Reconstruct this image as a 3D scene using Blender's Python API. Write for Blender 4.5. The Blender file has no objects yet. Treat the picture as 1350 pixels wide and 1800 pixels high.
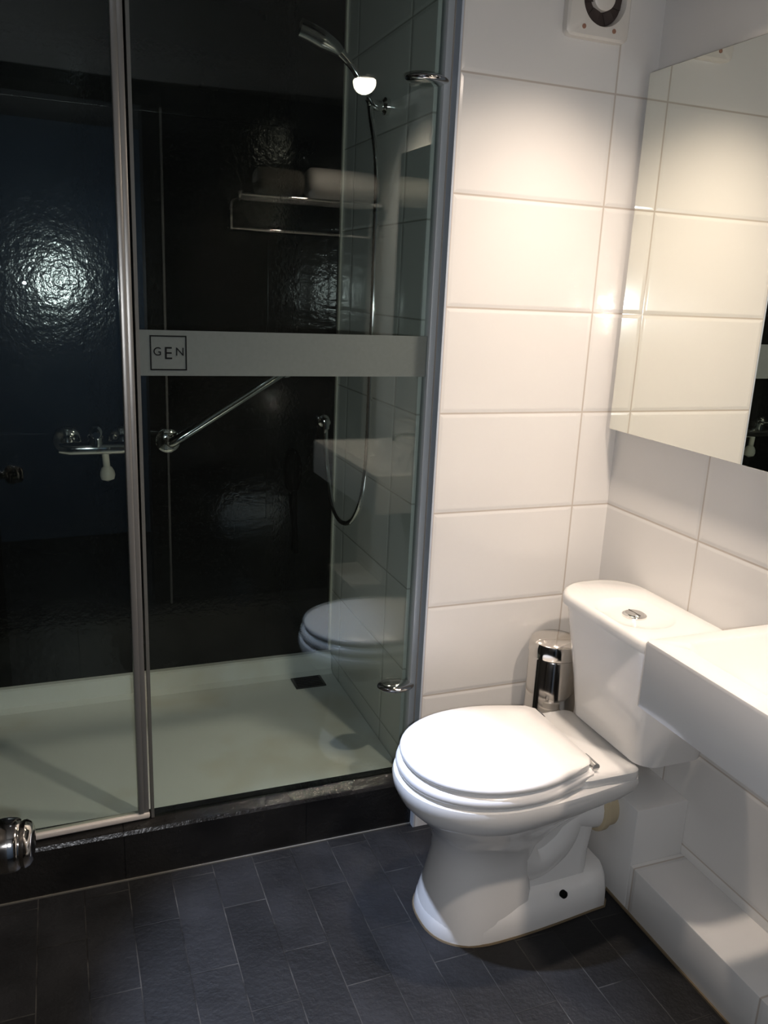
import bpy, bmesh, math, random
from mathutils import Vector, Matrix

# ------------------------------------------------------------------ units
# All numbers below are in "tile units" (one wall tile course = 0.3);
# S brings them to metres (a course is 25 cm).
S = 0.843
PI = math.pi
scene = bpy.context.scene
COL = scene.collection
random.seed(4)

# ------------------------------------------------------------------ camera
CX, CY, CZ = -1.6426, -2.1790, 1.7177
YAW, PITCH, ROLL, FPX = 0.3772, -0.2610, 0.0452, 1463.88
f = Vector((math.sin(YAW) * math.cos(PITCH), math.cos(YAW) * math.cos(PITCH), math.sin(PITCH)))
r = Vector((math.cos(YAW), -math.sin(YAW), 0.0))
u = r.cross(f)
c_, s_ = math.cos(ROLL), math.sin(ROLL)
right = c_ * r + s_ * u
up = -s_ * r + c_ * u
cam_d = bpy.data.cameras.new('camera')
cam = bpy.data.objects.new('camera', cam_d)
COL.objects.link(cam)
M = Matrix((right, up, -f)).transposed().to_4x4()
M.translation = Vector((CX, CY, CZ)) * S
cam.matrix_world = M
cam_d.sensor_fit = 'VERTICAL'
cam_d.sensor_height = 36.0
cam_d.sensor_width = 27.0
cam_d.lens = 36.0 * FPX / 1800.0
cam_d.clip_start = 0.02
scene.camera = cam

# ------------------------------------------------------------------ view, world, lights
vs = scene.view_settings
vs.view_transform = 'Standard'
vs.look = 'None'
vs.gamma = 1.0
vs.use_curve_mapping = False
vs.exposure = 0.0
scene.cycles.use_denoising = True
scene.cycles.max_bounces = 12
scene.cycles.transparent_max_bounces = 16
scene.cycles.sample_clamp_indirect = 0.0
scene.cycles.blur_glossy = 0.3
world = bpy.data.worlds.new('world')
scene.world = world
world.use_nodes = True
world.node_tree.nodes['Background'].inputs[0].default_value = (0.5, 0.6, 0.8, 1)
world.node_tree.nodes['Background'].inputs[1].default_value = 0.004

CEIL = 2.61
LIGHT_A = (-0.35, -0.37, CEIL - 0.02)
LIGHT_B = (-0.29, -1.46, CEIL - 0.02)
LIGHT_C = (-1.50, -0.25, CEIL - 0.02)
WARM = (1.0, 0.83, 0.69)
COOL = (0.62, 0.73, 1.0)


def spot(name, loc, aim, watts, colour, size, blend, radius):
    d = bpy.data.lights.new(name, 'SPOT')
    d.energy = watts
    d.color = colour
    d.spot_size = math.radians(size)
    d.spot_blend = blend
    d.shadow_soft_size = radius
    o = bpy.data.objects.new(name, d)
    COL.objects.link(o)
    o.location = Vector(loc) * S
    o.rotation_euler = (Vector(aim) - Vector(loc)).to_track_quat('-Z', 'Y').to_euler()
    return o


spot('downlight_lamp', LIGHT_A, (-0.46, -0.80, 0), 58, WARM, 122, 1.0, 0.04)
spot('downlight_lamp', LIGHT_B, (-0.50, -1.10, 0), 66, WARM, 150, 1.0, 0.04)
spot('downlight_lamp', LIGHT_C, (-0.98, -0.52, 0), 250, COOL, 32, 0.6, 0.022)
d = bpy.data.lights.new('phone_torch', 'POINT')
d.energy = 30.0
d.color = (0.93, 0.95, 1.0)
d.shadow_soft_size = 0.006
o = bpy.data.objects.new('phone_torch', d)
COL.objects.link(o)
o.location = Vector((CX + 0.03, CY + 0.012, CZ - 0.045)) * S
d = bpy.data.lights.new('hall_fill', 'AREA')  # added area light, out of sight, for the hall's dim blue glow
d.energy = 4.0
d.color = (0.55, 0.72, 1.0)
d.size = 0.5
o = bpy.data.objects.new('hall_fill', d)
COL.objects.link(o)
o.location = Vector((-0.45, -2.9, 2.3)) * S


# ------------------------------------------------------------------ materials
def newmat(name):
    m = bpy.data.materials.new(name)
    m.use_nodes = True
    nt = m.node_tree
    return m, nt, nt.nodes['Principled BSDF']


def N(nt, t, **kw):
    n = nt.nodes.new(t)
    for k, v in kw.items():
        setattr(n, k, v)
    return n


def math_n(nt, op, a, b=None, clamp=False):
    n = N(nt, 'ShaderNodeMath', operation=op)
    n.use_clamp = clamp
    for i, v in enumerate((a, b)):
        if v is None:
            continue
        if isinstance(v, (int, float)):
            n.inputs[i].default_value = v
        else:
            nt.links.new(v, n.inputs[i])
    return n.outputs[0]


def plain(name, col, rough=0.4, metal=0.0, coat=0.0, spec=0.5, bump=0.0, bscale=60.0):
    m, nt, p = newmat(name)
    p.inputs['Base Color'].default_value = (*col, 1)
    p.inputs['Roughness'].default_value = rough
    p.inputs['Metallic'].default_value = metal
    p.inputs['Coat Weight'].default_value = coat
    p.inputs['Specular IOR Level'].default_value = spec
    tc = N(nt, 'ShaderNodeTexCoord')
    no = N(nt, 'ShaderNodeTexNoise')
    no.inputs['Scale'].default_value = bscale
    nt.links.new(tc.outputs['Object'], no.inputs['Vector'])
    if bump:
        b = N(nt, 'ShaderNodeBump')
        b.inputs['Strength'].default_value = bump
        b.inputs['Distance'].default_value = 0.01
        nt.links.new(no.outputs['Fac'], b.inputs['Height'])
        nt.links.new(b.outputs[0], p.inputs['Normal'])
    else:
        mr = N(nt, 'ShaderNodeMapRange')
        mr.inputs[3].default_value = max(rough - 0.03, 0.01)
        mr.inputs[4].default_value = rough + 0.03
        nt.links.new(no.outputs['Fac'], mr.inputs[0])
        nt.links.new(mr.outputs[0], p.inputs['Roughness'])
    return m


def tile_mat(name, ua, u0, tu, v0, tv, col=(0.80, 0.78, 0.75), grout=(0.56, 0.50, 0.44)):
    """glossy white wall tile; ua = world axis of the courses, grout lines at u0+k*tu and v0+k*tv"""
    m, nt, p = newmat(name)
    tc = N(nt, 'ShaderNodeTexCoord')
    sp = N(nt, 'ShaderNodeSeparateXYZ')
    nt.links.new(tc.outputs['Object'], sp.inputs[0])

    def dist(sock, o0, t):
        q = math_n(nt, 'DIVIDE', math_n(nt, 'SUBTRACT', sock, o0 * S), t * S)
        fr = math_n(nt, 'FRACT', q)
        tri = math_n(nt, 'MINIMUM', fr, math_n(nt, 'SUBTRACT', 1.0, fr))
        return math_n(nt, 'MULTIPLY', tri, t * S)
    dm = math_n(nt, 'MINIMUM', dist(sp.outputs[ua], u0, tu), dist(sp.outputs['Z'], v0, tv))
    line = N(nt, 'ShaderNodeMapRange', interpolation_type='SMOOTHSTEP')
    line.inputs[1].default_value = 0.0010
    line.inputs[2].default_value = 0.0032
    nt.links.new(dm, line.inputs[0])
    mix = N(nt, 'ShaderNodeMix', data_type='RGBA')
    mix.inputs[6].default_value = (*grout, 1)
    mix.inputs[7].default_value = (*col, 1)
    nt.links.new(line.outputs[0], mix.inputs[0])
    nt.links.new(mix.outputs[2], p.inputs['Base Color'])
    edge = N(nt, 'ShaderNodeMapRange', interpolation_type='SMOOTHSTEP')
    edge.inputs[1].default_value = 0.0005
    edge.inputs[2].default_value = 0.012
    nt.links.new(dm, edge.inputs[0])
    no = N(nt, 'ShaderNodeTexNoise')
    no.inputs['Scale'].default_value = 3.0
    nt.links.new(tc.outputs['Object'], no.inputs['Vector'])
    h = math_n(nt, 'ADD', edge.outputs[0], math_n(nt, 'MULTIPLY', no.outputs['Fac'], 0.5))
    b = N(nt, 'ShaderNodeBump')
    b.inputs['Strength'].default_value = 0.5
    b.inputs['Distance'].default_value = 0.002
    nt.links.new(h, b.inputs['Height'])
    nt.links.new(b.outputs[0], p.inputs['Normal'])
    p.inputs['Roughness'].default_value = 0.13
    return m


def slate_mat(name, axes, bw, bh, col_a, col_b, mortar, bump=0.6, rough=(0.3, 0.55), off=(0, 0), scale=1.0, spec=0.5, grain=70.0):
    m, nt, p = newmat(name)
    tc = N(nt, 'ShaderNodeTexCoord')
    sp = N(nt, 'ShaderNodeSeparateXYZ')
    nt.links.new(tc.outputs['Object'], sp.inputs[0])
    cb = N(nt, 'ShaderNodeCombineXYZ')
    nt.links.new(math_n(nt, 'SUBTRACT', sp.outputs[axes[0]], off[0] * S), cb.inputs[0])
    nt.links.new(math_n(nt, 'SUBTRACT', sp.outputs[axes[1]], off[1] * S), cb.inputs[1])
    br = N(nt, 'ShaderNodeTexBrick')
    br.offset = 0.43
    br.inputs['Scale'].default_value = 1.0
    br.inputs['Brick Width'].default_value = bw * S
    br.inputs['Row Height'].default_value = bh * S
    br.inputs['Mortar Size'].default_value = 0.0016
    br.inputs['Mortar Smooth'].default_value = 0.4
    br.inputs['Color1'].default_value = (*col_a, 1)
    br.inputs['Color2'].default_value = (*col_b, 1)
    br.inputs['Mortar'].default_value = (*mortar, 1)
    mo = N(nt, 'ShaderNodeTexNoise')            # joints are chalky in places only
    mo.inputs['Scale'].default_value = 9.0
    mo.inputs['Detail'].default_value = 4.0
    nt.links.new(tc.outputs['Object'], mo.inputs['Vector'])
    mm = N(nt, 'ShaderNodeMapRange')
    mm.inputs[1].default_value = 0.42
    mm.inputs[2].default_value = 0.62
    nt.links.new(mo.outputs['Fac'], mm.inputs[0])
    mc = N(nt, 'ShaderNodeMix', data_type='RGBA')
    mc.inputs[6].default_value = (*[v * 0.12 for v in mortar], 1)
    mc.inputs[7].default_value = (*[v * 1.1 for v in mortar], 1)
    nt.links.new(mm.outputs[0], mc.inputs[0])
    nt.links.new(mc.outputs[2], br.inputs['Mortar'])
    nt.links.new(cb.outputs[0], br.inputs['Vector'])
    no = N(nt, 'ShaderNodeTexNoise')
    no.inputs['Scale'].default_value = 6.0
    no.inputs['Detail'].default_value = 8.0
    nt.links.new(tc.outputs['Object'], no.inputs['Vector'])
    mu = N(nt, 'ShaderNodeMix', data_type='RGBA', blend_type='MULTIPLY')
    mu.inputs[0].default_value = 1.0
    rp = N(nt, 'ShaderNodeMapRange')
    rp.inputs[1].default_value = 0.3
    rp.inputs[2].default_value = 0.7
    rp.inputs[3].default_value = 0.45
    rp.inputs[4].default_value = 1.6
    nt.links.new(no.outputs['Fac'], rp.inputs[0])
    nt.links.new(br.outputs['Color'], mu.inputs[6])
    nt.links.new(rp.outputs[0], mu.inputs[7])
    nt.links.new(mu.outputs[2], p.inputs['Base Color'])
    n2 = N(nt, 'ShaderNodeTexNoise')
    n2.inputs['Scale'].default_value = grain
    n2.inputs['Detail'].default_value = 2.0
    n2.inputs['Roughness'].default_value = 0.65
    nt.links.new(tc.outputs['Object'], n2.inputs['Vector'])
    h = math_n(nt, 'SUBTRACT', math_n(nt, 'ADD', math_n(nt, 'MULTIPLY', n2.outputs['Fac'], 0.5),
                                      no.outputs['Fac']), br.outputs['Fac'])
    b = N(nt, 'ShaderNodeBump')
    b.inputs['Strength'].default_value = bump
    b.inputs['Distance'].default_value = 0.008
    nt.links.new(h, b.inputs['Height'])
    nt.links.new(b.outputs[0], p.inputs['Normal'])
    rr = N(nt, 'ShaderNodeMapRange')
    rr.inputs[3].default_value = rough[0]
    rr.inputs[4].default_value = rough[1]
    nt.links.new(no.outputs['Fac'], rr.inputs[0])
    nt.links.new(rr.outputs[0], p.inputs['Roughness'])
    p.inputs['Specular IOR Level'].default_value = spec
    return m


def glass_mat(name, tint):
    """clear pane: tinted transmission with a Fresnel reflection on both faces"""
    m, nt, p = newmat(name)
    nt.nodes.remove(p)
    out = nt.nodes['Material Output']
    tr = N(nt, 'ShaderNodeBsdfTransparent')
    tr.inputs[0].default_value = (*tint, 1)
    gl = N(nt, 'ShaderNodeBsdfGlossy')
    gl.inputs['Color'].default_value = (0.95, 1.0, 0.98, 1)
    gl.inputs['Roughness'].default_value = 0.0
    fr = N(nt, 'ShaderNodeFresnel')
    ge = N(nt, 'ShaderNodeNewGeometry')
    ior = N(nt, 'ShaderNodeMapRange')          # leaving the pane uses the inverse index, so both faces reflect alike
    ior.inputs[3].default_value = 1.55
    ior.inputs[4].default_value = 1.0 / 1.55
    nt.links.new(ge.outputs['Backfacing'], ior.inputs[0])
    nt.links.new(ior.outputs[0], fr.inputs['IOR'])
    mx = N(nt, 'ShaderNodeMixShader')
    nt.links.new(fr.outputs[0], mx.inputs[0])
    nt.links.new(tr.outputs[0], mx.inputs[1])
    nt.links.new(gl.outputs[0], mx.inputs[2])
    # thin film of dried water: a little diffuse haze with small spots
    df = N(nt, 'ShaderNodeBsdfDiffuse')
    df.inputs['Color'].default_value = (0.6, 0.65, 0.62, 1)
    tc = N(nt, 'ShaderNodeTexCoord')
    vo = N(nt, 'ShaderNodeTexVoronoi')
    vo.inputs['Scale'].default_value = 95.0
    nt.links.new(tc.outputs['Object'], vo.inputs['Vector'])
    mr = N(nt, 'ShaderNodeMapRange')
    mr.inputs[1].default_value = 0.08
    mr.inputs[2].default_value = 0.22
    mr.inputs[3].default_value = 0.018
    mr.inputs[4].default_value = 0.002
    nt.links.new(vo.outputs['Distance'], mr.inputs[0])
    m2 = N(nt, 'ShaderNodeMixShader')
    nt.links.new(mr.outputs[0], m2.inputs[0])
    nt.links.new(mx.outputs[0], m2.inputs[1])
    nt.links.new(df.outputs[0], m2.inputs[2])
    nt.links.new(m2.outputs[0], out.inputs['Surface'])
    return m


def frost_mat(name):
    m, nt, p = newmat(name)
    nt.nodes.remove(p)
    out = nt.nodes['Material Output']
    tr = N(nt, 'ShaderNodeBsdfTransparent')
    tr.inputs[0].default_value = (0.8, 0.85, 0.82, 1)
    df = N(nt, 'ShaderNodeBsdfDiffuse')
    df.inputs['Color'].default_value = (0.24, 0.275, 0.265, 1)
    tl = N(nt, 'ShaderNodeBsdfTranslucent')
    tl.inputs['Color'].default_value = (0.24, 0.275, 0.265, 1)
    a = N(nt, 'ShaderNodeMixShader')
    a.inputs[0].default_value = 0.4
    nt.links.new(df.outputs[0], a.inputs[1])
    nt.links.new(tl.outputs[0], a.inputs[2])
    b = N(nt, 'ShaderNodeMixShader')
    tc = N(nt, 'ShaderNodeTexCoord')
    no = N(nt, 'ShaderNodeTexNoise')
    no.inputs['Scale'].default_value = 120
    nt.links.new(tc.outputs['Object'], no.inputs['Vector'])
    mr = N(nt, 'ShaderNodeMapRange')
    mr.inputs[3].default_value = 0.80
    mr.inputs[4].default_value = 0.92
    nt.links.new(no.outputs['Fac'], mr.inputs[0])
    nt.links.new(mr.outputs[0], b.inputs[0])
    nt.links.new(tr.outputs[0], b.inputs[1])
    nt.links.new(a.outputs[0], b.inputs[2])
    nt.links.new(b.outputs[0], out.inputs['Surface'])
    return m


def stained_mat(name, col, stain):
    m, nt, p = newmat(name)
    tc = N(nt, 'ShaderNodeTexCoord')
    no = N(nt, 'ShaderNodeTexNoise')
    no.inputs['Scale'].default_value = 3.5
    no.inputs['Detail'].default_value = 5
    nt.links.new(tc.outputs['Object'], no.inputs['Vector'])
    mr = N(nt, 'ShaderNodeMapRange')
    mr.inputs[1].default_value = 0.52
    mr.inputs[2].default_value = 0.75
    nt.links.new(no.outputs['Fac'], mr.inputs[0])
    mx = N(nt, 'ShaderNodeMix', data_type='RGBA')
    mx.inputs[6].default_value = (*col, 1)
    mx.inputs[7].default_value = (*stain, 1)
    nt.links.new(mr.outputs[0], mx.inputs[0])
    nt.links.new(mx.outputs[2], p.inputs['Base Color'])
    p.inputs['Roughness'].default_value = 0.35
    return m


def emit_mat(name, col, strength):
    m, nt, p = newmat(name)
    p.inputs['Base Color'].default_value = (*col, 1)
    p.inputs['Emission Color'].default_value = (*col, 1)
    p.inputs['Emission Strength'].default_value = strength
    return m


def terry_mat(name, col):
    return plain(name, col, 0.95, bump=0.6, bscale=220)


Z0 = 0.4774
M_TILE_BACK = tile_mat('white_tile_back', 'X', -0.1351, 0.486, Z0, 0.30)
M_TILE_RIGHT = tile_mat('white_tile_right', 'Y', -0.422, 0.474, Z0, 0.30)
M_TILE_SHOWER = tile_mat('white_tile_shower', 'Y', 0.30, 0.474, 0.518, 0.2795, col=(0.74, 0.75, 0.72), grout=(0.42, 0.42, 0.38))
M_TILE_BOX = tile_mat('white_tile_boxing', 'Y', -1.03, 0.474, -0.5, 1.2, col=(0.76, 0.75, 0.73))
M_TILE_END = plain('white_tile_end', (0.76, 0.75, 0.73), 0.15)
M_SLATE_WALL = slate_mat('black_slate_wall', ('X', 'Z'), 0.71, 0.355, (0.006, 0.0058, 0.0053), (0.0045, 0.0047, 0.005), (0.002, 0.002, 0.002), bump=0.17, rough=(0.10, 0.14), off=(0.1, 0.12), grain=52.0, spec=0.3)
M_SLATE_SIDE = slate_mat('black_slate_side', ('Y', 'Z'), 0.71, 0.355, (0.006, 0.0058, 0.0053), (0.0045, 0.0047, 0.005), (0.002, 0.002, 0.002), bump=0.55, rough=(0.3, 0.5))
M_SLATE_FLOOR = slate_mat('slate_floor', ('Y', 'X'), 0.37, 0.1225, (0.0105, 0.0108, 0.0120), (0.0036, 0.0038, 0.0044), (0.045, 0.043, 0.040), bump=0.35, rough=(0.45, 0.7), off=(-0.39, -1.775), spec=0.35)
M_GRANITE = slate_mat('black_curb_stone', ('X', 'Z'), 0.55, 0.6, (0.010, 0.0095, 0.009), (0.013, 0.012, 0.011), (0.004, 0.004, 0.004), bump=0.4, rough=(0.2, 0.34), off=(-1.30, -0.2))
M_PORC = plain('white_porcelain', (0.83, 0.82, 0.80), 0.10, coat=0.4)
M_SEAT = plain('white_seat_plastic', (0.86, 0.85, 0.84), 0.2)
M_BASIN = plain('basin_porcelain', (0.73, 0.715, 0.70), 0.12, coat=0.3)
M_CHROME = plain('chrome', (0.78, 0.77, 0.75), 0.07, metal=1.0)
M_STEEL = plain('polished_steel', (0.66, 0.63, 0.59), 0.10, metal=1.0)
M_ALU = plain('anodised_aluminium', (0.62, 0.65, 0.66), 0.40, metal=0.1)
M_EDGE = plain('grey_edge_trim', (0.50, 0.55, 0.62), 0.45)
M_GLASS = glass_mat('shower_glass', (0.90, 0.945, 0.92))
M_FROST = frost_mat('frosted_band')
M_LOGO = plain('logo_dark', (0.004, 0.005, 0.005), 0.6, spec=0.1)
M_MIRROR = plain('mirror_silver', (0.84, 0.85, 0.79), 0.0, metal=1.0)
M_MIRROR.node_tree.nodes['Principled BSDF'].inputs['Roughness'].default_value = 0.0
for l in list(M_MIRROR.node_tree.links):
    if l.to_socket.name == 'Roughness':
        M_MIRROR.node_tree.links.remove(l)
M_BACKING = plain('mirror_backing', (0.25, 0.24, 0.24), 0.6)
M_TRAY = stained_mat('shower_tray_acrylic', (0.82, 0.82, 0.80), (0.70, 0.65, 0.56))
M_DRAIN = plain('dark_drain_grate', (0.03, 0.03, 0.028), 0.4)
M_BLACK = plain('black_plastic', (0.0015, 0.0015, 0.0015), 0.7, spec=0.12)
M_RUBBER = plain('beige_rubber', (0.60, 0.50, 0.33), 0.55)
M_FAN = plain('fan_plastic', (0.78, 0.74, 0.68), 0.35)
M_FANDARK = plain('fan_dark', (0.05, 0.035, 0.03), 0.7)
M_SCREW = plain('rusty_screw', (0.35, 0.18, 0.12), 0.5)
M_CEIL = plain('ceiling_paint', (0.08, 0.08, 0.08), 0.7)
M_DOOR = plain('dark_door_wood', (0.012, 0.011, 0.010), 0.45)
M_FRAME = plain('black_door_frame', (0.006, 0.006, 0.006), 0.5)
M_HALL = plain('hall_wall', (0.10, 0.14, 0.20), 0.8)
M_TOWEL = terry_mat('white_terry', (0.72, 0.69, 0.66))
M_LAMP_W = emit_mat('warm_lamp', (1.0, 0.88, 0.75), 9)
M_LAMP_C = emit_mat('cool_lamp', (0.8, 0.88, 1.0), 5)
M_SEAL = plain('white_sealant', (0.66, 0.62, 0.52), 0.5)
M_GRIME = plain('grey_rubber_seal', (0.10, 0.10, 0.09), 0.6)


# ------------------------------------------------------------------ mesh helpers (tile units)
def V(*p):
    return Vector(p)


def box(bm, x0, x1, y0, y1, z0, z1, bev=0.0, seg=2):
    vs_ = [bm.verts.new((x, y, z)) for x in (x0, x1) for y in (y0, y1) for z in (z0, z1)]
    q = [(0, 1, 3, 2), (4, 6, 7, 5), (0, 4, 5, 1), (2, 3, 7, 6), (0, 2, 6, 4), (1, 5, 7, 3)]
    fs = [bm.faces.new([vs_[i] for i in k]) for k in q]
    if bev > 0:
        es = list({e for fc in fs for e in fc.edges})
        bmesh.ops.bevel(bm, geom=es, offset=bev, segments=seg, affect='EDGES', profile=0.5)
    return bm


def loft(bm, rings, cap0=True, cap1=True):
    R = [[bm.verts.new(p) for p in ring] for ring in rings]
    n = len(R[0])
    for a, b in zip(R, R[1:]):
        for i in range(n):
            bm.faces.new((a[i], a[(i + 1) % n], b[(i + 1) % n], b[i]))
    if cap0:
        bm.faces.new(list(reversed(R[0])))
    if cap1:
        bm.faces.new(R[-1])
    return bm


def frame(d):
    d = Vector(d).normalized()
    a = Vector((0, 0, 1)) if abs(d.z) < 0.9 else Vector((1, 0, 0))
    e1 = d.cross(a).normalized()
    e2 = d.cross(e1).normalized()
    return e1, e2


def tube(bm, pts, rad, n=16, cap=True):
    pts = [Vector(p) for p in pts]
    if not isinstance(rad, (list, tuple)):
        rad = [rad] * len(pts)
    rings = []
    e1 = None
    for i, p in enumerate(pts):
        t = (pts[min(i + 1, len(pts) - 1)] - pts[max(i - 1, 0)]).normalized()
        if e1 is None:
            e1, e2 = frame(t)
        else:
            e1 = (e1 - t * e1.dot(t)).normalized()
            e2 = t.cross(e1)
        e2 = t.cross(e1)
        rings.append([p + rad[i] * (math.cos(2 * PI * k / n) * e1 + math.sin(2 * PI * k / n) * e2) for k in range(n)])
    return loft(bm, rings, cap, cap)


def lathe(bm, origin, axis, prof, n=32):
    """prof: (distance along axis, radius)"""
    o = Vector(origin)
    ax = Vector(axis).normalized()
    e1, e2 = frame(ax)
    rings = [[o + ax * t + max(rr, 1e-5) * (math.cos(2 * PI * k / n) * e1 + math.sin(2 * PI * k / n) * e2) for k in range(n)] for t, rr in prof]
    return loft(bm, rings)


def bez(pts, n=10):
    """Catmull-Rom through points"""
    pts = [Vector(p) for p in pts]
    P = [pts[0] * 2 - pts[1]] + pts + [pts[-1] * 2 - pts[-2]]
    out = []
    for i in range(1, len(P) - 2):
        for k in range(n):
            t = k / n
            a, b, c, d = P[i - 1], P[i], P[i + 1], P[i + 2]
            out.append(0.5 * ((2 * b) + (c - a) * t + (2 * a - 5 * b + 4 * c - d) * t * t + (3 * b - a - 3 * c + d) * t ** 3))
    out.append(pts[-1])
    return out


def rrect(cx, cy, hx, hy, rad, z, n=8, bulge=0.0):
    """rounded rectangle ring; bulge pushes the -x side outward in the middle"""
    out = []
    for qx, qy, a0 in ((1, 1, 0), (-1, 1, 90), (-1, -1, 180), (1, -1, 270)):
        for k in range(n + 1):
            a = math.radians(a0 + 90 * k / n)
            x = qx * (hx - rad) + rad * math.cos(a)
            y = qy * (hy - rad) + rad * math.sin(a)
            if bulge and x < 0:
                x -= bulge * (1 - (y / hy) ** 2)
            out.append(V(cx + x, cy + y, z))
    return out


def egg(xf, xc, xb, hw, hb, yc, z, nf=28, p=2.15):
    """toilet outline: rounded front at xf, widest at xc, straight back edge (half width hb) at xb"""
    out = []
    # rear edge, near -> far is y negative -> positive; go counter-clockwise seen from above
    side = []
    for k in range(7):
        t = k / 6.0
        x = xb + (xc - xb) * t
        s2 = math.sin(t * PI / 2) ** 1.2
        side.append((x, hb + (hw - hb) * s2))
    cr = min(0.02, abs(xc - xb) * 0.2)
    far = [(xb, hb - cr)] + [(xb - cr, hb + (side[1][1] - hb) * 0.4)] + side[1:]
    front = []
    for k in range(1, nf):
        a = PI / 2 * (1 - 2.0 * k / nf)
        cc, ss = math.cos(a), math.sin(a)
        front.append((xc - (xc - xf) * abs(cc) ** (2 / p), hw * math.copysign(abs(ss) ** (2 / p), ss)))
    pts = far + front + [(x, -y) for x, y in reversed(far)]
    return [V(x, yc + y, z) for x, y in pts]


def shrink(ring, k, z, c=None):
    c = c or sum(ring, Vector()) / len(ring)
    return [V(c.x + (p.x - c.x) * k, c.y + (p.y - c.y) * k, z) for p in ring]


def tag(o, label, cat, group=None):
    o['label'] = label
    o['category'] = cat
    if group:
        o['group'] = group
    return o


def thing(name, loc, label, cat, group=None, rz=0.0):
    o = bpy.data.objects.new(name, None)
    o.empty_display_size = 0.05
    COL.objects.link(o)
    o.location = Vector(loc) * S
    o.rotation_euler = (0, 0, rz)
    return tag(o, label, cat, group)


def world_off(o):
    w = Vector((0, 0, 0))
    while o:
        w += Vector(o.location)
        o = o.parent
    return w


def obj(name, bm, mat, parent=None, local=False, smooth=40, label=None, mods=None):
    """link bm as one mesh object; coordinates are world tile units unless local"""
    bmesh.ops.recalc_face_normals(bm, faces=bm.faces[:])
    for v in bm.verts:
        v.co *= S
    off = Vector((0, 0, 0))
    if parent is not None and not local:
        off = world_off(parent)
        for v in bm.verts:
            v.co -= off
    me = bpy.data.meshes.new(name)
    bm.to_mesh(me)
    bm.free()
    for p in me.polygons:
        p.use_smooth = smooth > 0
    if smooth:
        me.set_sharp_from_angle(angle=math.radians(smooth))
    if not isinstance(mat, (list, tuple)):
        mat = [mat]
    for m in mat:
        me.materials.append(m)
    o = bpy.data.objects.new(name, me)
    COL.objects.link(o)
    if parent is not None:
        o.parent = parent
    if label:
        o['label'] = label
    return o


def struct(name, bm, mat, label=None, parent=None, smooth=0):
    o = obj(name, bm, mat, parent, smooth=smooth)
    if parent is None:
        o['kind'] = 'structure'
    if label:
        o['label'] = label
    return o


def B(*a, **k):
    return box(bmesh.new(), *a, **k)


# ------------------------------------------------------------------ room shell
OPP = -2.10          # wall with the doorway, behind the photographer
LEFT = -2.02
W1 = -0.6209         # free edge of the white wall
SH = 0.905           # shower back wall
SIDE = -0.6414       # shower side wall face

struct('floor', B(LEFT - 0.1, 0.12, -3.6, 1.05, -0.08, 0), M_SLATE_FLOOR, 'floor of small dark blue-grey slate planks')
STOP = 2.90          # the shower recess is taller than the room
bm = bmesh.new()
box(bm, LEFT - 0.1, 0.12, -3.6, 0.14, CEIL, STOP)
box(bm, LEFT - 0.1, 0.12, 0.14, 1.05, STOP, STOP + 0.08)
struct('ceiling', bm, M_CEIL, 'dark painted ceiling with recessed lamps')
struct('wall_right', B(0, 0.12, OPP - 0.1, 0.12, 0, CEIL), M_TILE_RIGHT, 'white tiled wall behind the cistern, mirror and basin')
struct('wall_back', B(W1, 0.0, 0, 0.12, 0, CEIL), M_TILE_BACK, 'white tiled wall beside the shower, carrying the extractor fan')
struct('wall_side', B(SIDE, -0.52, 0.12, 1.0, 0, STOP), M_TILE_SHOWER, 'white tiled side wall inside the shower')
struct('wall_shower', B(LEFT - 0.1, -0.52, SH, SH + 0.1, 0, STOP), M_SLATE_WALL, 'black slate back wall of the shower')
struct('wall_left', B(LEFT - 0.1, LEFT, OPP - 0.1, 1.0, 0, STOP), M_SLATE_SIDE, 'black slate wall at the left of the room')
bm = bmesh.new()
box(bm, LEFT, -1.88, OPP - 0.1, OPP, 0, CEIL)
box(bm, -1.08, 0.0, OPP - 0.1, OPP, 0, CEIL)
box(bm, -1.88, -1.08, OPP - 0.1, OPP, 2.55, CEIL)
struct('wall_front', bm, M_SLATE_WALL, 'black slate wall with the doorway, behind the camera')
bm = bmesh.new()
box(bm, -1.88, -1.84, OPP - 0.11, OPP + 0.012, 0, 2.55)
box(bm, -1.17, -1.08, OPP - 0.11, OPP + 0.012, 0, 2.55)
box(bm, -1.84, -1.17, OPP - 0.11, OPP + 0.012, 2.50, 2.55)
struct('trim_6', bm, M_FRAME, 'black door frame around the doorway')
struct('trim_7', B(-1.088, -1.078, OPP, OPP + 0.018, 0, 2.50), M_ALU, 'thin bright strip along the edge of the door frame')
struct('wall_hall', B(LEFT - 0.1, 0.12, -3.6, -3.5, 0, CEIL), M_HALL, 'dim blue wall of the hall beyond the doorway')

# pipe boxing along the right wall
struct('trim_1', B(-0.1813, 0, -2.09, -0.539, 0, 0.1486, bev=0.004), M_TILE_BOX, 'low white tiled pipe boxing along the right wall', smooth=30)
struct('trim_2', B(-0.1813, 0, -0.539, -0.25, 0, 0.3252, bev=0.006), M_TILE_END, 'taller white tiled box behind the toilet', smooth=30)
# shower curb
prof = [(0.024, 0), (0.024, 0.150), (0.030, 0.160), (0.070, 0.172), (0.103, 0.172), (0.103, 0)]
bm = bmesh.new()
loft(bm, [[V(LEFT, y, z) for y, z in prof], [V(W1, y, z) for y, z in prof]])
struct('trim_3', bm, M_GRANITE, 'black stone curb in front of the shower tray')
# edge trim on the free end of the white wall
struct('trim_4', B(W1 - 0.006, W1, 0.0, 0.034, 0.0, CEIL), M_EDGE, 'grey metal edge trim on the end of the white wall')
struct('trim_5', B(SIDE - 0.007, SIDE, SH - 0.016, SH, 0.25, STOP), M_SEAL, 'pale sealant line in the shower corner')

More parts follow.
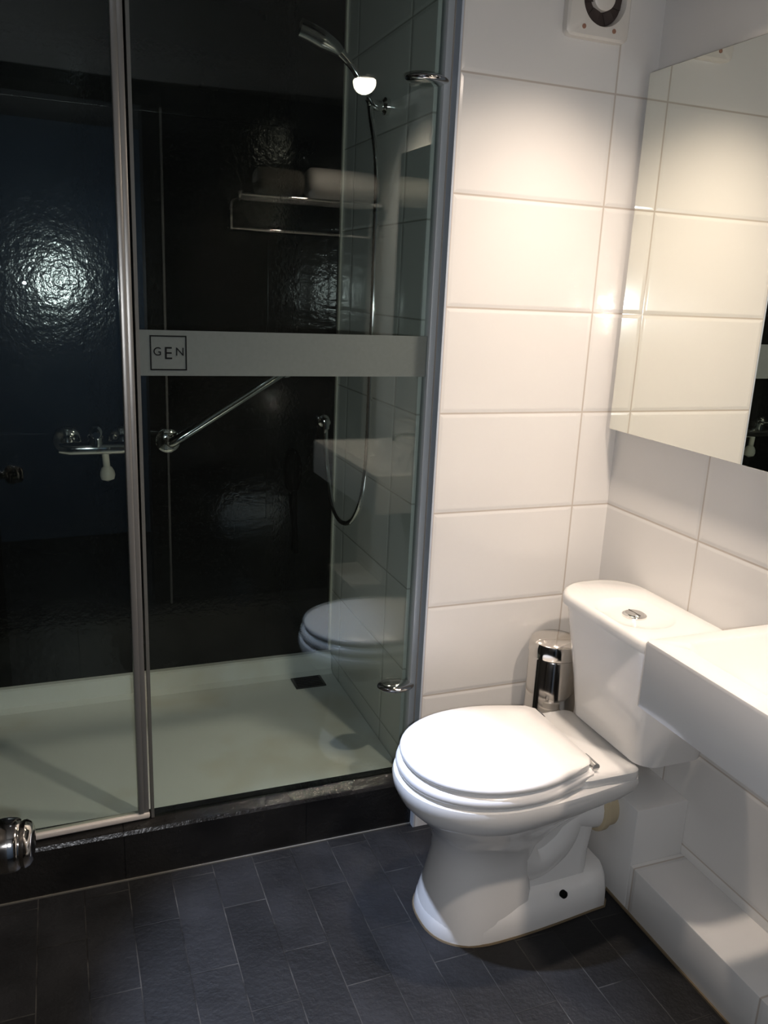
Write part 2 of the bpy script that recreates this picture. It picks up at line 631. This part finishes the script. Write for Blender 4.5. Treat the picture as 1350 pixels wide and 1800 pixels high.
M_DIRT = plain('dirty_joint', (0.16, 0.12, 0.07), 0.7)
M_CHALK = plain('chalky_joint', (0.11, 0.105, 0.09), 0.8)
struct('trim_8', B(-0.1865, -0.1813, -2.05, -0.30, 0, 0.006), M_DIRT, 'brownish dirty joint at the foot of the pipe boxing')
struct('trim_9', B(LEFT, W1, 0.0185, 0.024, 0, 0.004), M_CHALK, 'chalky joint along the foot of the curb')

# open entrance door at the left, only its knob reaches into the picture
dm = bmesh.new()
box(dm, -1.84, -1.80, -2.08, -1.02, 0.01, 2.49, bev=0.003)
door = struct('door_1', dm, M_DOOR, 'dark wooden entrance door standing open at the left', smooth=30)
bm = bmesh.new()
kx = -1.80
kp = [(0, 0.046), (0.006, 0.046), (0.009, 0.040), (0.012, 0.022), (0.040, 0.020), (0.046, 0.030), (0.052, 0.041), (0.058, 0.0455), (0.064, 0.0475), (0.067, 0.0455), (0.070, 0.048), (0.080, 0.0495), (0.092, 0.050), (0.104, 0.0485),
      (0.110, 0.0465), (0.113, 0.044), (0.1145, 0.041), (0.118, 0.043), (0.124, 0.0435), (0.132, 0.039), (0.136, 0.032), (0.137, 0.026), (0.137, 0.0)]
lathe(bm, (kx, -1.10, 0.974), (1, -0.12, 0), [(t * 0.68, q * 0.72) for t, q in kp], n=40)
kn = obj('door_knob', bm, M_STEEL, door, smooth=35, label='ribbed chrome door knob')

# ------------------------------------------------------------------ shower tray
T = thing('shower_tray', (-1.3, 0.5, 0.0), 'wide white shower tray with a raised back lip and faint stains', 'shower tray')
bm = bmesh.new()
x0, x1, y0, y1 = LEFT + 0.004, SIDE - 0.002, 0.104, SH - 0.002
# base
box(bm, x0, x1, y0, y1, 0.02, 0.164)
# back upstand and side lips
pr = [(y1, 0.1635), (y1, 0.246), (y1 - 0.022, 0.246), (y1 - 0.030, 0.240), (y1 - 0.040, 0.178), (y1 - 0.062, 0.1635)]
loft(bm, [[V(x0, a, b) for a, b in pr], [V(x1, a, b) for a, b in pr]])
obj('basin_floor', bm, M_TRAY, T, smooth=35)
bm = bmesh.new()
box(bm, -0.825, -0.700, 0.742, 0.838, 0.1642, 0.168, bev=0.003)
dr = obj('drain_cover', bm, M_DRAIN, T, smooth=30, label='dark square drain cover')
bm = bmesh.new()
for k in range(6):
    yy = 0.752 + k * 0.0145
    box(bm, -0.815, -0.710, yy, yy + 0.006, 0.168, 0.1695)
obj('grate_bar', bm, M_BLACK, dr, smooth=0)

# ------------------------------------------------------------------ glass
GY = 0.075
PX = -1.452                       # joint between door and fixed panel
GTOP = 2.60
beta = math.radians(0.6)
# fixed panel: local origin at its right lower end
G = thing('shower_screen', (W1 - 0.012, GY, 0.172), 'fixed clear glass shower screen with a frosted band and dark lettering', 'shower screen', rz=beta)
wid = (W1 - 0.012) - PX
obj('glass_pane', B(-wid, 0.0, -0.005, 0.005, 0.0, GTOP - 0.172), M_GLASS, G, local=True, smooth=0)
BZ0, BZ1 = 1.476 - 0.172, 1.592 - 0.172
band = obj('frosted_band', B(-wid + 0.004, -0.002, -0.0065, -0.0052, BZ0, BZ1), M_FROST, G, local=True, smooth=0)
# logo on the band: square outline and letters
lx0, lx1 = -1.412 - (W1 - 0.012), -1.319 - (W1 - 0.012)
lz0, lz1 = 1.490 - 0.172, 1.579 - 0.172
lx0 -= 0.009; lx1 -= 0.009
bm = bmesh.new()
w = 0.0034
for a in ((lx0, lx1, lz0, lz0 + w), (lx0, lx1, lz1 - w, lz1), (lx0, lx0 + w, lz0 + w, lz1 - w), (lx1 - w, lx1, lz0 + w, lz1 - w)):
    box(bm, a[0], a[1], -0.0078, -0.0066, a[2], a[3])
obj('logo_border', bm, M_LOGO, band, local=True, smooth=0)


def letter(ch, size, x, z, parent):
    cu = bpy.data.curves.new('letter', 'FONT')
    cu.body = ch
    cu.size = size * S
    cu.align_x = 'CENTER'
    cu.extrude = 0.0005 * S
    tmp = bpy.data.objects.new('letter', cu)
    COL.objects.link(tmp)
    dg = bpy.context.evaluated_depsgraph_get()
    me = bpy.data.meshes.new_from_object(tmp.evaluated_get(dg))
    bpy.data.objects.remove(tmp)
    me.transform(Matrix.Translation(Vector((x, -0.0072, z)) * S) @ Matrix.Rotation(PI / 2, 4, 'X'))
    me.materials.clear()
    me.materials.append(M_LOGO)
    o = bpy.data.objects.new('letter', me)
    COL.objects.link(o)
    o.parent = parent
    o['label'] = 'dark capital letter ' + ch
    return o


lc = (lx0 + lx1) / 2
letter('G', 0.030, lc - 0.028, lz0 + 0.038, band)
letter('E', 0.045, lc - 0.001, lz0 + 0.029, band)
letter('N', 0.030, lc + 0.029, lz0 + 0.038, band)


def clamp(z):
    bm = bmesh.new()
    rings = []
    for k in range(9):
        t = -1 + 2 * k / 8
        hgt = 0.011 * math.sqrt(max(0.0, 1 - t * t)) + 0.0008
        ring = []
        for j in range(24):
            a = 2 * PI * j / 24
            ring.append(V(-0.052 + 0.062 * math.cos(a) * math.sqrt(max(0.03, 1 - 0.9 * t * t)), -0.006 + 0.046 * math.sin(a) * math.sqrt(max(0.03, 1 - 0.9 * t * t)), z + t * 0.014))
        rings.append(ring)
    loft(bm, rings)
    return bm


for z in (2.262 - 0.172, 0.492 - 0.172):
    obj('glass_clamp', clamp(z), M_CHROME, G, local=True, smooth=50, label='oval chrome clamp')
# channel on the wall and the slim upright at the joint
obj('wall_channel', B(-0.008, 0.0118, -0.020, 0.022, 0.0, GTOP - 0.172, bev=0.003), M_ALU, G, local=True, smooth=30)
obj('edge_seal', B(-wid - 0.003, -wid + 0.006, -0.009, 0.009, 0.0, GTOP - 0.172), M_GRIME, G, local=True, smooth=0)

# hinged door: origin at the joint
bd = math.radians(2.05)
ddy = GY - wid * math.sin(beta)
D = thing('shower_door', (PX - 0.009, ddy, 0.172), 'clear glass shower door with an aluminium upright and bottom rail, at the left', 'shower door', rz=bd)
dw = 0.545
obj('glass_pane', B(-dw, -0.028, -0.005, 0.005, 0.022, GTOP - 0.172), M_GLASS, D, local=True, smooth=0)
bm = bmesh.new()
box(bm, -0.030, -0.014, -0.013, 0.013, 0.02, GTOP - 0.172, bev=0.003)
box(bm, -0.0145, 0.000, -0.009, 0.009, 0.02, GTOP - 0.172, bev=0.002)
obj('upright', bm, plain('brushed_upright', (0.30, 0.29, 0.27), 0.33, metal=0.6), D, local=True, smooth=30)
bm = bmesh.new()
box(bm, -dw, 0.002, -0.013, 0.013, 0.001, 0.021, bev=0.006, seg=3)
obj('bottom_rail', bm, plain('pale_rail', (0.62, 0.57, 0.52), 0.35), D, local=True, smooth=40)

# ------------------------------------------------------------------ shower fittings
BW = SH - 0.001
X = thing('shower_mixer', (-1.535, BW, 1.15), 'chrome bar mixer tap on the dark shower wall', 'mixer tap')
zc = 1.160
bm = bmesh.new()
tube(bm, [(-1.655, BW - 0.065, zc - 0.018), (-1.62, BW - 0.065, zc - 0.020), (-1.45, BW - 0.065, zc - 0.020), (-1.415, BW - 0.065, zc - 0.018)], [0.018, 0.024, 0.024, 0.018], n=20)
obj('body', bm, M_CHROME, X)
for xx in (-1.627, -1.442):
    bm = bmesh.new()
    lathe(bm, (xx, BW, zc), (0, -1, 0), [(0, 0.052), (0.008, 0.052), (0.02, 0.042), (0.026, 0.022), (0.060, 0.018), (0.066, 0.0)], n=28)
    obj('escutcheon', bm, M_CHROME, X)
bm = bmesh.new()
tube(bm, bez([(-1.535, BW - 0.065, zc - 0.01), (-1.535, BW - 0.07, zc + 0.03), (-1.535, BW - 0.10, zc + 0.042), (-1.535, BW - 0.15, zc + 0.04)], 6), [0.026] * 6 + [0.022] * 6 + [0.014] * 6 + [0.012])
obj('lever', bm, M_CHROME, X)
bm = bmesh.new()
lathe(bm, (-1.505, BW - 0.065, zc - 0.035), (0.06, 0, -1), [(0, 0.012), (0.05, 0.012), (0.055, 0.018), (0.068, 0.024), (0.082, 0.026), (0.096, 0.022), (0.105, 0.0)], n=24)
obj('diverter_knob', bm, plain('cream_knob', (0.75, 0.68, 0.58), 0.3), X, label='round pale knob')

GB = thing('grab_bar', (-1.283, BW, 1.16), 'slanting chrome grab bar on the dark shower wall', 'grab bar')
p0, p1 = V(-1.283, BW, 1.150), V(-0.845, BW, 1.425)
dv = (p1 - p0).normalized()
bm = bmesh.new()
tube(bm, bez([p0 + V(0, -0.004, 0), p0 + V(0, -0.05, 0) + dv * 0.006, p0 + V(0, -0.075, 0) + dv * 0.03, p0.lerp(p1, 0.5) + V(0, -0.075, 0),
              p1 + V(0, -0.075, 0) - dv * 0.03, p1 + V(0, -0.05, 0) - dv * 0.006, p1 + V(0, -0.004, 0)], 8), 0.017, n=20)
obj('bar', bm, M_CHROME, GB)
for p in (p0, p1):
    bm = bmesh.new()
    lathe(bm, p, (0, -1, 0), [(0, 0.044), (0.006, 0.044), (0.012, 0.036), (0.014, 0.0)], n=28)
    obj('flange', bm, M_CHROME, GB)

# hand shower on its wall holder, hose and outlet
HX = SIDE - 0.001
H = thing('shower_holder', (HX, 0.46, 2.25), 'chrome shower holder on the white side wall', 'shower holder')
bm = bmesh.new()
lathe(bm, (HX, 0.465, 2.266), (-1, 0, 0), [(0, 0.026), (0.012, 0.026), (0.02, 0.014), (0.03, 0.012), (0.035, 0.0)], n=24)
obj('wall_boss', bm, M_CHROME, H)
bm = bmesh.new()
tube(bm, bez([(HX - 0.020, 0.465, 2.266), (HX - 0.036, 0.462, 2.262), (HX - 0.052, 0.460, 2.268), (HX - 0.066, 0.460, 2.284)], 6), 0.014)
obj('arm', bm, M_CHROME, H)
HS = thing('hand_shower', (-0.722, 0.46, 2.30), 'chrome hand shower tilted up in its holder', 'hand shower')
ha, hb_ = V(-0.722, 0.46, 2.312), V(-0.934, 0.46, 2.443)
path = bez([ha, V(-0.745, 0.460, 2.340), V(-0.772, 0.460, 2.369), V(-0.806, 0.460, 2.397)], 8)
bm = bmesh.new()
tube(bm, path, [0.015 - 0.004 * math.sin(PI * i / (len(path) - 1)) for i in range(len(path))], n=20)
obj('handle', bm, M_CHROME, HS)
bm = bmesh.new()
hp = bez([V(-0.800, 0.460, 2.394), V(-0.825, 0.460, 2.408), V(-0.862, 0.460, 2.422), V(-0.90, 0.460, 2.436), V(-0.938, 0.460, 2.446)], 6)
rr = [0.013 + 0.015 * min(1, i / 12.0) ** 0.8 for i in range(len(hp))]
rr[-1] = 0.020
tube(bm, hp, rr, n=24)
obj('shower_head', bm, plain('dark_chrome', (0.45, 0.45, 0.45), 0.15, metal=1.0), HS)
bm = bmesh.new()
lathe(bm, ha, (0.45, 0, -0.89), [(-0.006, 0.0), (-0.006, 0.016), (0.012, 0.018), (0.022, 0.014), (0.026, 0.0)], n=24)
obj('collar', bm, plain('collar_lamp_glint', (0.82, 0.80, 0.78), 0.12), HS, label='collar at the foot of the handle, coloured like a bright lamp reflection')  # near-white colour stands in for a ceiling lamp's bright reflection

HO = thing('shower_hose', (-0.69, BW, 1.19), 'ribbed chrome shower hose hanging in a loop', 'hose')
hpts = bez([(-0.708, 0.458, 2.285), (-0.700, 0.455, 2.23), (-0.692, 0.41, 2.08), (-0.69, 0.405, 1.85), (-0.69, 0.40, 1.62), (-0.69, 0.40, 1.38), (-0.69, 0.405, 1.18),
            (-0.692, 0.435, 1.02), (-0.70, 0.50, 0.925), (-0.71, 0.585, 0.895), (-0.712, 0.68, 0.92), (-0.708, 0.755, 0.985), (-0.702, 0.82, 1.08), (-0.697, 0.852, 1.16), (-0.694, 0.862, 1.20)], 22)
bm = bmesh.new()
tube(bm, hpts, [0.0085 + (0.0012 if i % 2 else 0.0) for i in range(len(hpts))], n=12)
obj('hose', bm, M_CHROME, HO, smooth=60)
bm = bmesh.new()
lathe(bm, (-0.692, BW, 1.215), (0, -1, 0), [(0, 0.024), (0.008, 0.024), (0.014, 0.016), (0.05, 0.014), (0.055, 0.0)], n=24)
tube(bm, [(-0.693, BW - 0.042, 1.225), (-0.694, BW - 0.042, 1.19)], 0.013)
obj('wall_outlet', bm, M_CHROME, HO)

BR = thing('bath_brush', (-0.812, BW, 0.69), 'long black brush with an oval head hanging against the dark shower wall', 'brush')
bm = bmesh.new()
ring = []
for k in range(7):
    t = -1 + 2 * k / 6
    sc = math.sqrt(max(0.08, 1 - t * t))
    ring.append([V(-0.812 + 0.034 * sc * math.cos(2 * PI * j / 24), BW - 0.020 + t * 0.018, 1.02 + 0.088 * sc * math.sin(2 * PI * j / 24)) for j in range(24)])
loft(bm, ring)
obj('brush_head', bm, M_BLACK, BR)
bm = bmesh.new()
tube(bm, bez([(-0.810, BW - 0.02, 0.945), (-0.806, BW - 0.022, 0.85), (-0.800, BW - 0.02, 0.76), (-0.797, BW - 0.018, 0.69)], 6), [0.012] * 6 + [0.009] * 6 + [0.011] * 7)
obj('handle', bm, M_BLACK, BR)

# ------------------------------------------------------------------ toilet
YC = -0.392
TO = thing('toilet', (-0.45, YC, 0), 'white close-coupled toilet with closed lid between shower and basin', 'toilet')
bm = bmesh.new()
# front column and bowl
rows = [(0.0, -0.770, -0.64, -0.47, 0.146, 0.125), (0.05, -0.764, -0.635, -0.47, 0.142, 0.12), (0.10, -0.752, -0.63, -0.475, 0.132, 0.112), (0.15, -0.742, -0.625, -0.48, 0.123, 0.104), (0.20, -0.734, -0.62, -0.48, 0.117, 0.098), (0.25, -0.736, -0.615, -0.46, 0.122, 0.10),
        (0.30, -0.756, -0.61, -0.42, 0.143, 0.115), (0.345, -0.792, -0.60, -0.36, 0.172, 0.13), (0.378, -0.826, -0.59, -0.30, 0.197, 0.15), (0.400, -0.846, -0.585, -0.25, 0.211, 0.168),
        (0.425, -0.857, -0.58, -0.215, 0.2185, 0.178), (0.448, -0.860, -0.58, -0.205, 0.2205, 0.18), (0.459, -0.857, -0.58, -0.206, 0.2175, 0.177), (0.463, -0.848, -0.58, -0.212, 0.209, 0.17)]
loft(bm, [egg(xf, xc, xb, hw, hb, YC, z) for z, xf, xc, xb, hw, hb in rows])
# foot
foot = [(0.0, -0.772, 0.148), (0.012, -0.772, 0.148), (0.040, -0.766, 0.145), (0.062, -0.757, 0.138), (0.080, -0.745, 0.126), (0.094, -0.73, 0.110), (0.104, -0.71, 0.090)]
loft(bm, [egg(xf, -0.60, -0.215, hw, hw * 0.80, YC, z, p=2.4) for z, xf, hw in foot])
# rear web and trapway
loft(bm, [egg(-0.56, -0.50, -0.28 + 0.02 * k, hw, hw * 0.9, YC, z) for k, (z, hw) in enumerate([(0.06, 0.10), (0.16, 0.075), (0.26, 0.068), (0.36, 0.085), (0.42, 0.11)])])
tp = bez([(-0.60, YC, 0.33), (-0.53, YC, 0.20), (-0.45, YC, 0.155), (-0.37, YC, 0.20), (-0.32, YC, 0.27), (-0.26, YC - 0.005, 0.275), (-0.215, YC - 0.005, 0.27)], 6)
tube(bm, tp, [0.112 - 0.042 * min(1, i / 24) for i in range(len(tp))], n=24)
# deck under the cistern
loft(bm, [rrect(-0.315, YC - 0.004, 0.100 - dx, hy, 0.03, z, n=6) for z, hy, dx in ((0.412, 0.150, 0.012), (0.430, 0.172, 0.002), (0.470, 0.182, 0), (0.484, 0.180, 0.001), (0.488, 0.172, 0.006))])
bowl = obj('bowl', bm, M_PORC, TO, smooth=45)
bm = bmesh.new()
loft(bm, [egg(-0.776, -0.60, -0.212, 0.152, 0.122, YC, 0.0005, p=2.4), egg(-0.774, -0.60, -0.213, 0.150, 0.120, YC, 0.005, p=2.4)])
obj('base_seal', bm, M_DIRT, TO, label='brownish sealant line around the foot')
bm = bmesh.new()
lathe(bm, (-0.386, YC - 0.122, 0.085), (0, -1, 0.25), [(0, 0.011), (0.010, 0.011), (0.015, 0.007), (0.016, 0)], n=20)
obj('bolt_cap', bm, M_BLACK, bowl, label='dark bolt cap on the foot')
bm = bmesh.new()
lathe(bm, (-0.238, YC - 0.005, 0.268), (1, 0, 0), [(0, 0.070), (0.006, 0.078), (0.022, 0.078), (0.028, 0.070), (0.056, 0.068), (0.056, 0)], n=28)
obj('waste_collar', bm, M_RUBBER, TO, label='yellowed rubber waste collar')
# seat and lid
def slab(z0, z1, xf, xc, xb, hw, hb, rnd):
    rings = [egg(xf + rnd, xc, xb, hw - rnd, hb - rnd, YC, z0), egg(xf + rnd * 0.2, xc, xb, hw - rnd * 0.2, hb, YC, z0 + rnd * 0.5), egg(xf, xc, xb, hw, hb, YC, (z0 + z1) / 2),
             egg(xf + rnd * 0.3, xc, xb, hw - rnd * 0.3, hb, YC, z1 - rnd * 0.5), egg(xf + rnd * 1.2, xc, xb - rnd * 0.4, hw - rnd * 1.2, hb - rnd * 0.6, YC, z1)]
    return rings
bm = bmesh.new()
loft(bm, slab(0.4655, 0.5000, -0.852, -0.578, -0.345, 0.2195, 0.165, 0.012))
obj('seat', bm, M_SEAT, TO, smooth=50)
bm = bmesh.new()
rg = slab(0.5045, 0.528, -0.842, -0.578, -0.362, 0.2150, 0.163, 0.009)
rg.append(shrink(rg[-1], 0.80, 0.5312))
rg.append(shrink(rg[-1], 0.40, 0.5325))
loft(bm, rg)
obj('lid', bm, M_SEAT, TO, smooth=50)
for sy in (-1, 1):
    bm = bmesh.new()
    tube(bm, [(-0.353, YC + sy * 0.160, 0.505), (-0.353, YC + sy * 0.105, 0.505)], 0.011, n=16)
    tube(bm, [(-0.345, YC + sy * 0.128, 0.486), (-0.348, YC + sy * 0.128, 0.503)], 0.010, n=12)
    obj('hinge', bm, M_CHROME, TO)
# cistern
bm = bmesh.new()
YK = -0.408
cis = [(0.4885, 0.106, 0.165, 0.05, 0.000), (0.495, 0.112, 0.181, 0.055, 0.0), (0.53, 0.114, 0.190, 0.065, 0.001), (0.62, 0.119, 0.211, 0.085, 0.002), (0.74, 0.126, 0.240, 0.10, 0.003), (0.842, 0.131, 0.261, 0.108, 0.004)]
loft(bm, [rrect(-0.006 - hx, YK, hx, hy, rd, z, n=8, bulge=bl) for z, hx, hy, rd, bl in cis])
obj('cistern', bm, M_PORC, TO, smooth=50)
bm = bmesh.new()
bx, by = -0.176, -0.411
prof = [(0.8425, 0.132, 0.262, 0.11, 0.004), (0.844, 0.138, 0.270, 0.116, 0.005), (0.862, 0.139, 0.272, 0.118, 0.005), (0.872, 0.135, 0.268, 0.114, 0.004), (0.876, 0.127, 0.260, 0.108, 0.003)]
rings = [rrect(-0.004 - 0.141, YK, hx, hy, rd, z, n=8, bulge=bl) for z, hx, hy, rd, bl in prof]
n = len(rings[0])
# shallow round dish around the flush button
mid = sum(rings[-1], Vector()) / n
def circ(rad, z):
    out = []
    for p in rings[-1]:
        a = math.atan2((p.y - mid.y) / 0.262, (p.x - mid.x) / 0.129)
        out.append(V(bx + rad * math.cos(a), by + rad * 1.12 * math.sin(a), z))
    return out
rings += [circ(0.108, 0.8766), circ(0.103, 0.8755), circ(0.090, 0.8680), circ(0.06, 0.8665)]
loft(bm, rings)
obj('cistern_lid', bm, M_PORC, TO, smooth=50)
bm = bmesh.new()
lathe(bm, (bx, by, 0.8660), (0, 0, 1), [(0, 0.034), (0.005, 0.034), (0.007, 0.031), (0.007, 0.029), (0.0075, 0.028), (0.010, 0.026), (0.011, 0.0)], n=32)
fb = obj('flush_button', bm, M_CHROME, TO, label='round chrome flush button')
bm = bmesh.new()
box(bm, bx - 0.0012, bx + 0.0012, by - 0.026, by + 0.026, 0.876, 0.8775)
obj('button_split', bm, M_GRIME, fb, smooth=0)

# ------------------------------------------------------------------ pedal bin
PB = thing('pedal_bin', (-0.214, -0.102, 0), 'slim polished steel bin in the corner behind the toilet', 'bin')
bm = bmesh.new()
lathe(bm, (-0.214, -0.102, 0.0), (0, 0, 1), [(0, 0.078), (0.02, 0.080), (0.618, 0.080), (0.622, 0.077), (0.622, 0.0)], n=40)
obj('body', bm, M_STEEL, PB)
bm = bmesh.new()
lathe(bm, (-0.214, -0.102, 0.623), (0, 0, 1), [(0, 0.078), (0.002, 0.082), (0.032, 0.082), (0.046, 0.077), (0.054, 0.062), (0.058, 0.03), (0.059, 0.0)], n=40)
obj('lid', bm, M_STEEL, PB)
bm = bmesh.new()
box(bm, -0.330, -0.285, -0.122, -0.082, 0.012, 0.024, bev=0.004)
obj('pedal', bm, M_BLACK, PB, smooth=30)

# ------------------------------------------------------------------ basin
SX0, SY0, SZ0, SZ1 = -0.437, -0.770, 0.816, 0.980
SY1 = -1.62
BS = thing('basin', (-0.22, -1.2, SZ0), 'square-edged white wall basin at the right, over the pipe boxing', 'basin')
bm = bmesh.new()
cy, hy = (SY0 + SY1) / 2, (SY0 - SY1) / 2
cx, hx = SX0 / 2 - 0.001, -SX0 / 2 - 0.001
icx, ihx = (-0.372 - 0.10) / 2, (0.372 - 0.10) / 2
icy, ihy = cy, hy - 0.055
rings = [rrect(cx, cy, hx, hy, 0.012, SZ0), rrect(cx, cy, hx, hy, 0.012, SZ1 - 0.010), rrect(cx, cy, hx - 0.003, hy - 0.003, 0.012, SZ1 - 0.003), rrect(cx, cy, hx - 0.010, hy - 0.010, 0.012, SZ1),
         rrect(icx, icy, ihx + 0.006, ihy + 0.006, 0.03, SZ1), rrect(icx, icy, ihx, ihy, 0.03, SZ1 - 0.006), rrect(icx, icy, ihx - 0.02, ihy - 0.03, 0.05, SZ1 - 0.06),
         rrect(icx, icy, ihx - 0.045, ihy - 0.08, 0.06, SZ1 - 0.105), rrect(icx, icy, 0.03, 0.03, 0.02, SZ1 - 0.112)]
loft(bm, rings)
obj('bowl', bm, M_BASIN, BS, smooth=40)
bm = bmesh.new()
lathe(bm, (icx, icy, SZ1 - 0.1135), (0, 0, 1), [(0, 0.032), (0.004, 0.032), (0.006, 0.024), (0.006, 0)], n=24)
obj('waste', bm, M_CHROME, BS)
TP = thing('basin_tap', (-0.055, -1.195, SZ1), 'chrome mixer tap on the ledge of the white basin', 'tap')
bm = bmesh.new()
lathe(bm, (-0.055, -1.195, SZ1), (0, 0, 1), [(0, 0.032), (0.006, 0.032), (0.01, 0.026), (0.09, 0.024), (0.10, 0.027), (0.12, 0.027), (0.128, 0.018), (0.13, 0)], n=28)
obj('body', bm, M_CHROME, TP)
bm = bmesh.new()
tube(bm, bez([(-0.06, -1.195, SZ1 + 0.065), (-0.11, -1.195, SZ1 + 0.085), (-0.17, -1.195, SZ1 + 0.078), (-0.182, -1.195, SZ1 + 0.06)], 6), 0.014)
obj('spout', bm, M_CHROME, TP)
bm = bmesh.new()
tube(bm, [(-0.055, -1.195, SZ1 + 0.125), (-0.09, -1.195, SZ1 + 0.155), (-0.13, -1.195, SZ1 + 0.17)], [0.012, 0.009, 0.007])
obj('lever', bm, M_CHROME, TP)

# ------------------------------------------------------------------ mirror
MX = -0.0443
MI = thing('wall_mirror', (-0.02, -0.6, 1.328), 'large frameless mirror on the right wall above the basin', 'mirror')
obj('backing', B(-0.036, -0.0005, -1.56, -0.060, 1.36, 2.305), M_BACKING, MI, smooth=0)
obj('mirror_glass', B(MX, -0.0362, -1.60, -0.0235, 1.3281, 2.3387, bev=0.0012, seg=1), M_MIRROR, MI, smooth=0)

# ------------------------------------------------------------------ extractor fan
FX, FZ, FR = -0.2285, 2.4975, 0.0985
FN = thing('extractor_fan', (FX, 0, FZ - FR), 'square cream extractor fan high on the white wall', 'fan')
bm = bmesh.new()
NA = 64
def sq(h, y):
    out = []
    for k in range(NA):
        a = 2 * PI * (k + 0.5) / NA
        cx_, sy_ = math.cos(a), math.sin(a)
        q = h / (abs(cx_) ** 14 + abs(sy_) ** 14) ** (1 / 14)
        out.append(V(FX + q * cx_, y, FZ + q * sy_))
    return out
def fc(rad, y):
    return [V(FX + 0.012 + rad * math.cos(2 * PI * (k + 0.5) / NA), y, FZ + rad * math.sin(2 * PI * (k + 0.5) / NA)) for k in range(NA)]
loft(bm, [sq(FR, -0.0005), sq(FR, -0.022), sq(FR - 0.006, -0.028), fc(0.068, -0.028), fc(0.064, -0.018), fc(0.062, -0.004)])
obj('housing', bm, M_FAN, FN, smooth=40)
bm = bmesh.new()
lathe(bm, (FX + 0.014, -0.0045, FZ), (0, -1, 0), [(0, 0.062), (0.003, 0.062), (0.003, 0.0)], n=36)
obj('duct', bm, M_FANDARK, FN)
bm = bmesh.new()
lathe(bm, (FX + 0.012, -0.008, FZ + 0.006), (0, -1, 0), [(0, 0.034), (0.016, 0.034), (0.021, 0.028), (0.022, 0.0)], n=32)
obj('hub_cover', bm, M_FAN, FN)
for k in range(6):
    a = k * PI / 3
    bm = bmesh.new()
    c = V(FX + 0.014, -0.012, FZ)
    da, db = V(math.cos(a), 0, math.sin(a)), V(-math.sin(a), 0, math.cos(a))
    p = [c + da * 0.03 - db * 0.012 + V(0, 0.003, 0), c + da * 0.058 - db * 0.016 + V(0, 0.003, 0), c + da * 0.058 + db * 0.012 - V(0, 0.003, 0), c + da * 0.03 + db * 0.008 - V(0, 0.003, 0)]
    loft(bm, [p, [q + V(0, -0.002, 0) for q in p]])
    obj('blade', bm, M_FANDARK, FN, smooth=0)
for sx in (-1, 1):
    bm = bmesh.new()
    lathe(bm, (FX + sx * 0.048, -0.0275, FZ - 0.074), (0, -1, 0), [(0, 0.006), (0.002, 0.006), (0.003, 0)], n=16)
    obj('screw', bm, M_SCREW, FN)

# ------------------------------------------------------------------ towel shelf, seen as a reflection in the glass
TS = thing('towel_shelf', (-0.42, OPP, 2.1), 'chrome wall shelf with a lower rail, high on the black wall opposite the shower', 'towel shelf')
sx0, sx1, sz = -0.76, -0.02, 2.125
for sxx in (sx0, sx1):
    bm = bmesh.new()
    box(bm, sxx - 0.008, sxx + 0.008, OPP + 0.001, OPP + 0.27, sz - 0.02, sz + 0.012, bev=0.003)
    box(bm, sxx - 0.008, sxx + 0.008, OPP + 0.06, OPP + 0.078, sz - 0.155, sz - 0.02, bev=0.003)
    obj('bracket', bm, M_CHROME, TS, smooth=30)
for k in range(5):
    bm = bmesh.new()
    yy = OPP + 0.04 + k * 0.053
    tube(bm, [(sx0, yy, sz), (sx1, yy, sz)], 0.009, n=14)
    obj('shelf_bar', bm, M_CHROME, TS)
bm = bmesh.new()
tube(bm, [(sx0, OPP + 0.069, sz - 0.145), (sx1, OPP + 0.069, sz - 0.145)], 0.009, n=14)
obj('lower_rail', bm, M_CHROME, TS)
def towel(xa, xb, rad):
    bm = bmesh.new()
    ring = []
    for i in range(19):
        t = i / 18
        xx = xa + (xb - xa) * t
        m_ = min(t, 1 - t) * (xb - xa)
        e = 1.0 if m_ > 0.03 else math.sqrt(max(0.0, 1 - (1 - m_ / 0.03) ** 2)) * 0.3 + 0.7
        ring.append([V(xx, OPP + 0.145 + e * rad * 1.15 * math.cos(2 * PI * j / 36), sz + 0.0105 + rad + e * rad * math.sin(2 * PI * j / 36) * (1 + 0.015 * math.sin(19 * xx))) for j in range(36)])
    loft(bm, ring)
    return bm
tag(obj('rolled_towel', towel(-0.40, -0.03, 0.076), M_TOWEL, None, smooth=60), 'rolled white towel lying on the high chrome shelf', 'towel')
tag(obj('rolled_towel', towel(-0.66, -0.42, 0.066), terry_mat('brown_terry', (0.10, 0.09, 0.075)), None, smooth=60), 'rolled dull brown towel on the chrome shelf, left of the white one', 'towel')

# ------------------------------------------------------------------ ceiling downlights
for (lx, ly, lz), mat, lab in ((LIGHT_A, M_LAMP_W, 'warm recessed ceiling lamp above the toilet cistern'), (LIGHT_B, M_LAMP_W, 'warm recessed ceiling lamp above the near end of the basin'),
                               (LIGHT_C, M_LAMP_C, 'cool recessed ceiling lamp near the shower door')):
    L = thing('ceiling_lamp', (lx, ly, CEIL), lab, 'lamp', 'recessed ceiling lamps')
    bm = bmesh.new()
    k = 36
    pr = [(0.0005, 0.036), (0.0005, 0.058), (0.006, 0.056), (0.009, 0.048), (0.006, 0.038)]
    rings = [[V(lx + rr * math.cos(2 * PI * j / k), ly + rr * math.sin(2 * PI * j / k), CEIL - t) for j in range(k)] for t, rr in pr]
    loft(bm, rings + [rings[0]], False, False)
    bmesh.ops.remove_doubles(bm, verts=bm.verts[:], dist=1e-6)
    obj('bezel', bm, M_CHROME, L)
    bm = bmesh.new()
    lathe(bm, (lx, ly, CEIL - 0.0005), (0, 0, -1), [(0, 0.034), (0.003, 0.034), (0.004, 0.0)], n=28)
    obj('bulb', bm, mat, L)
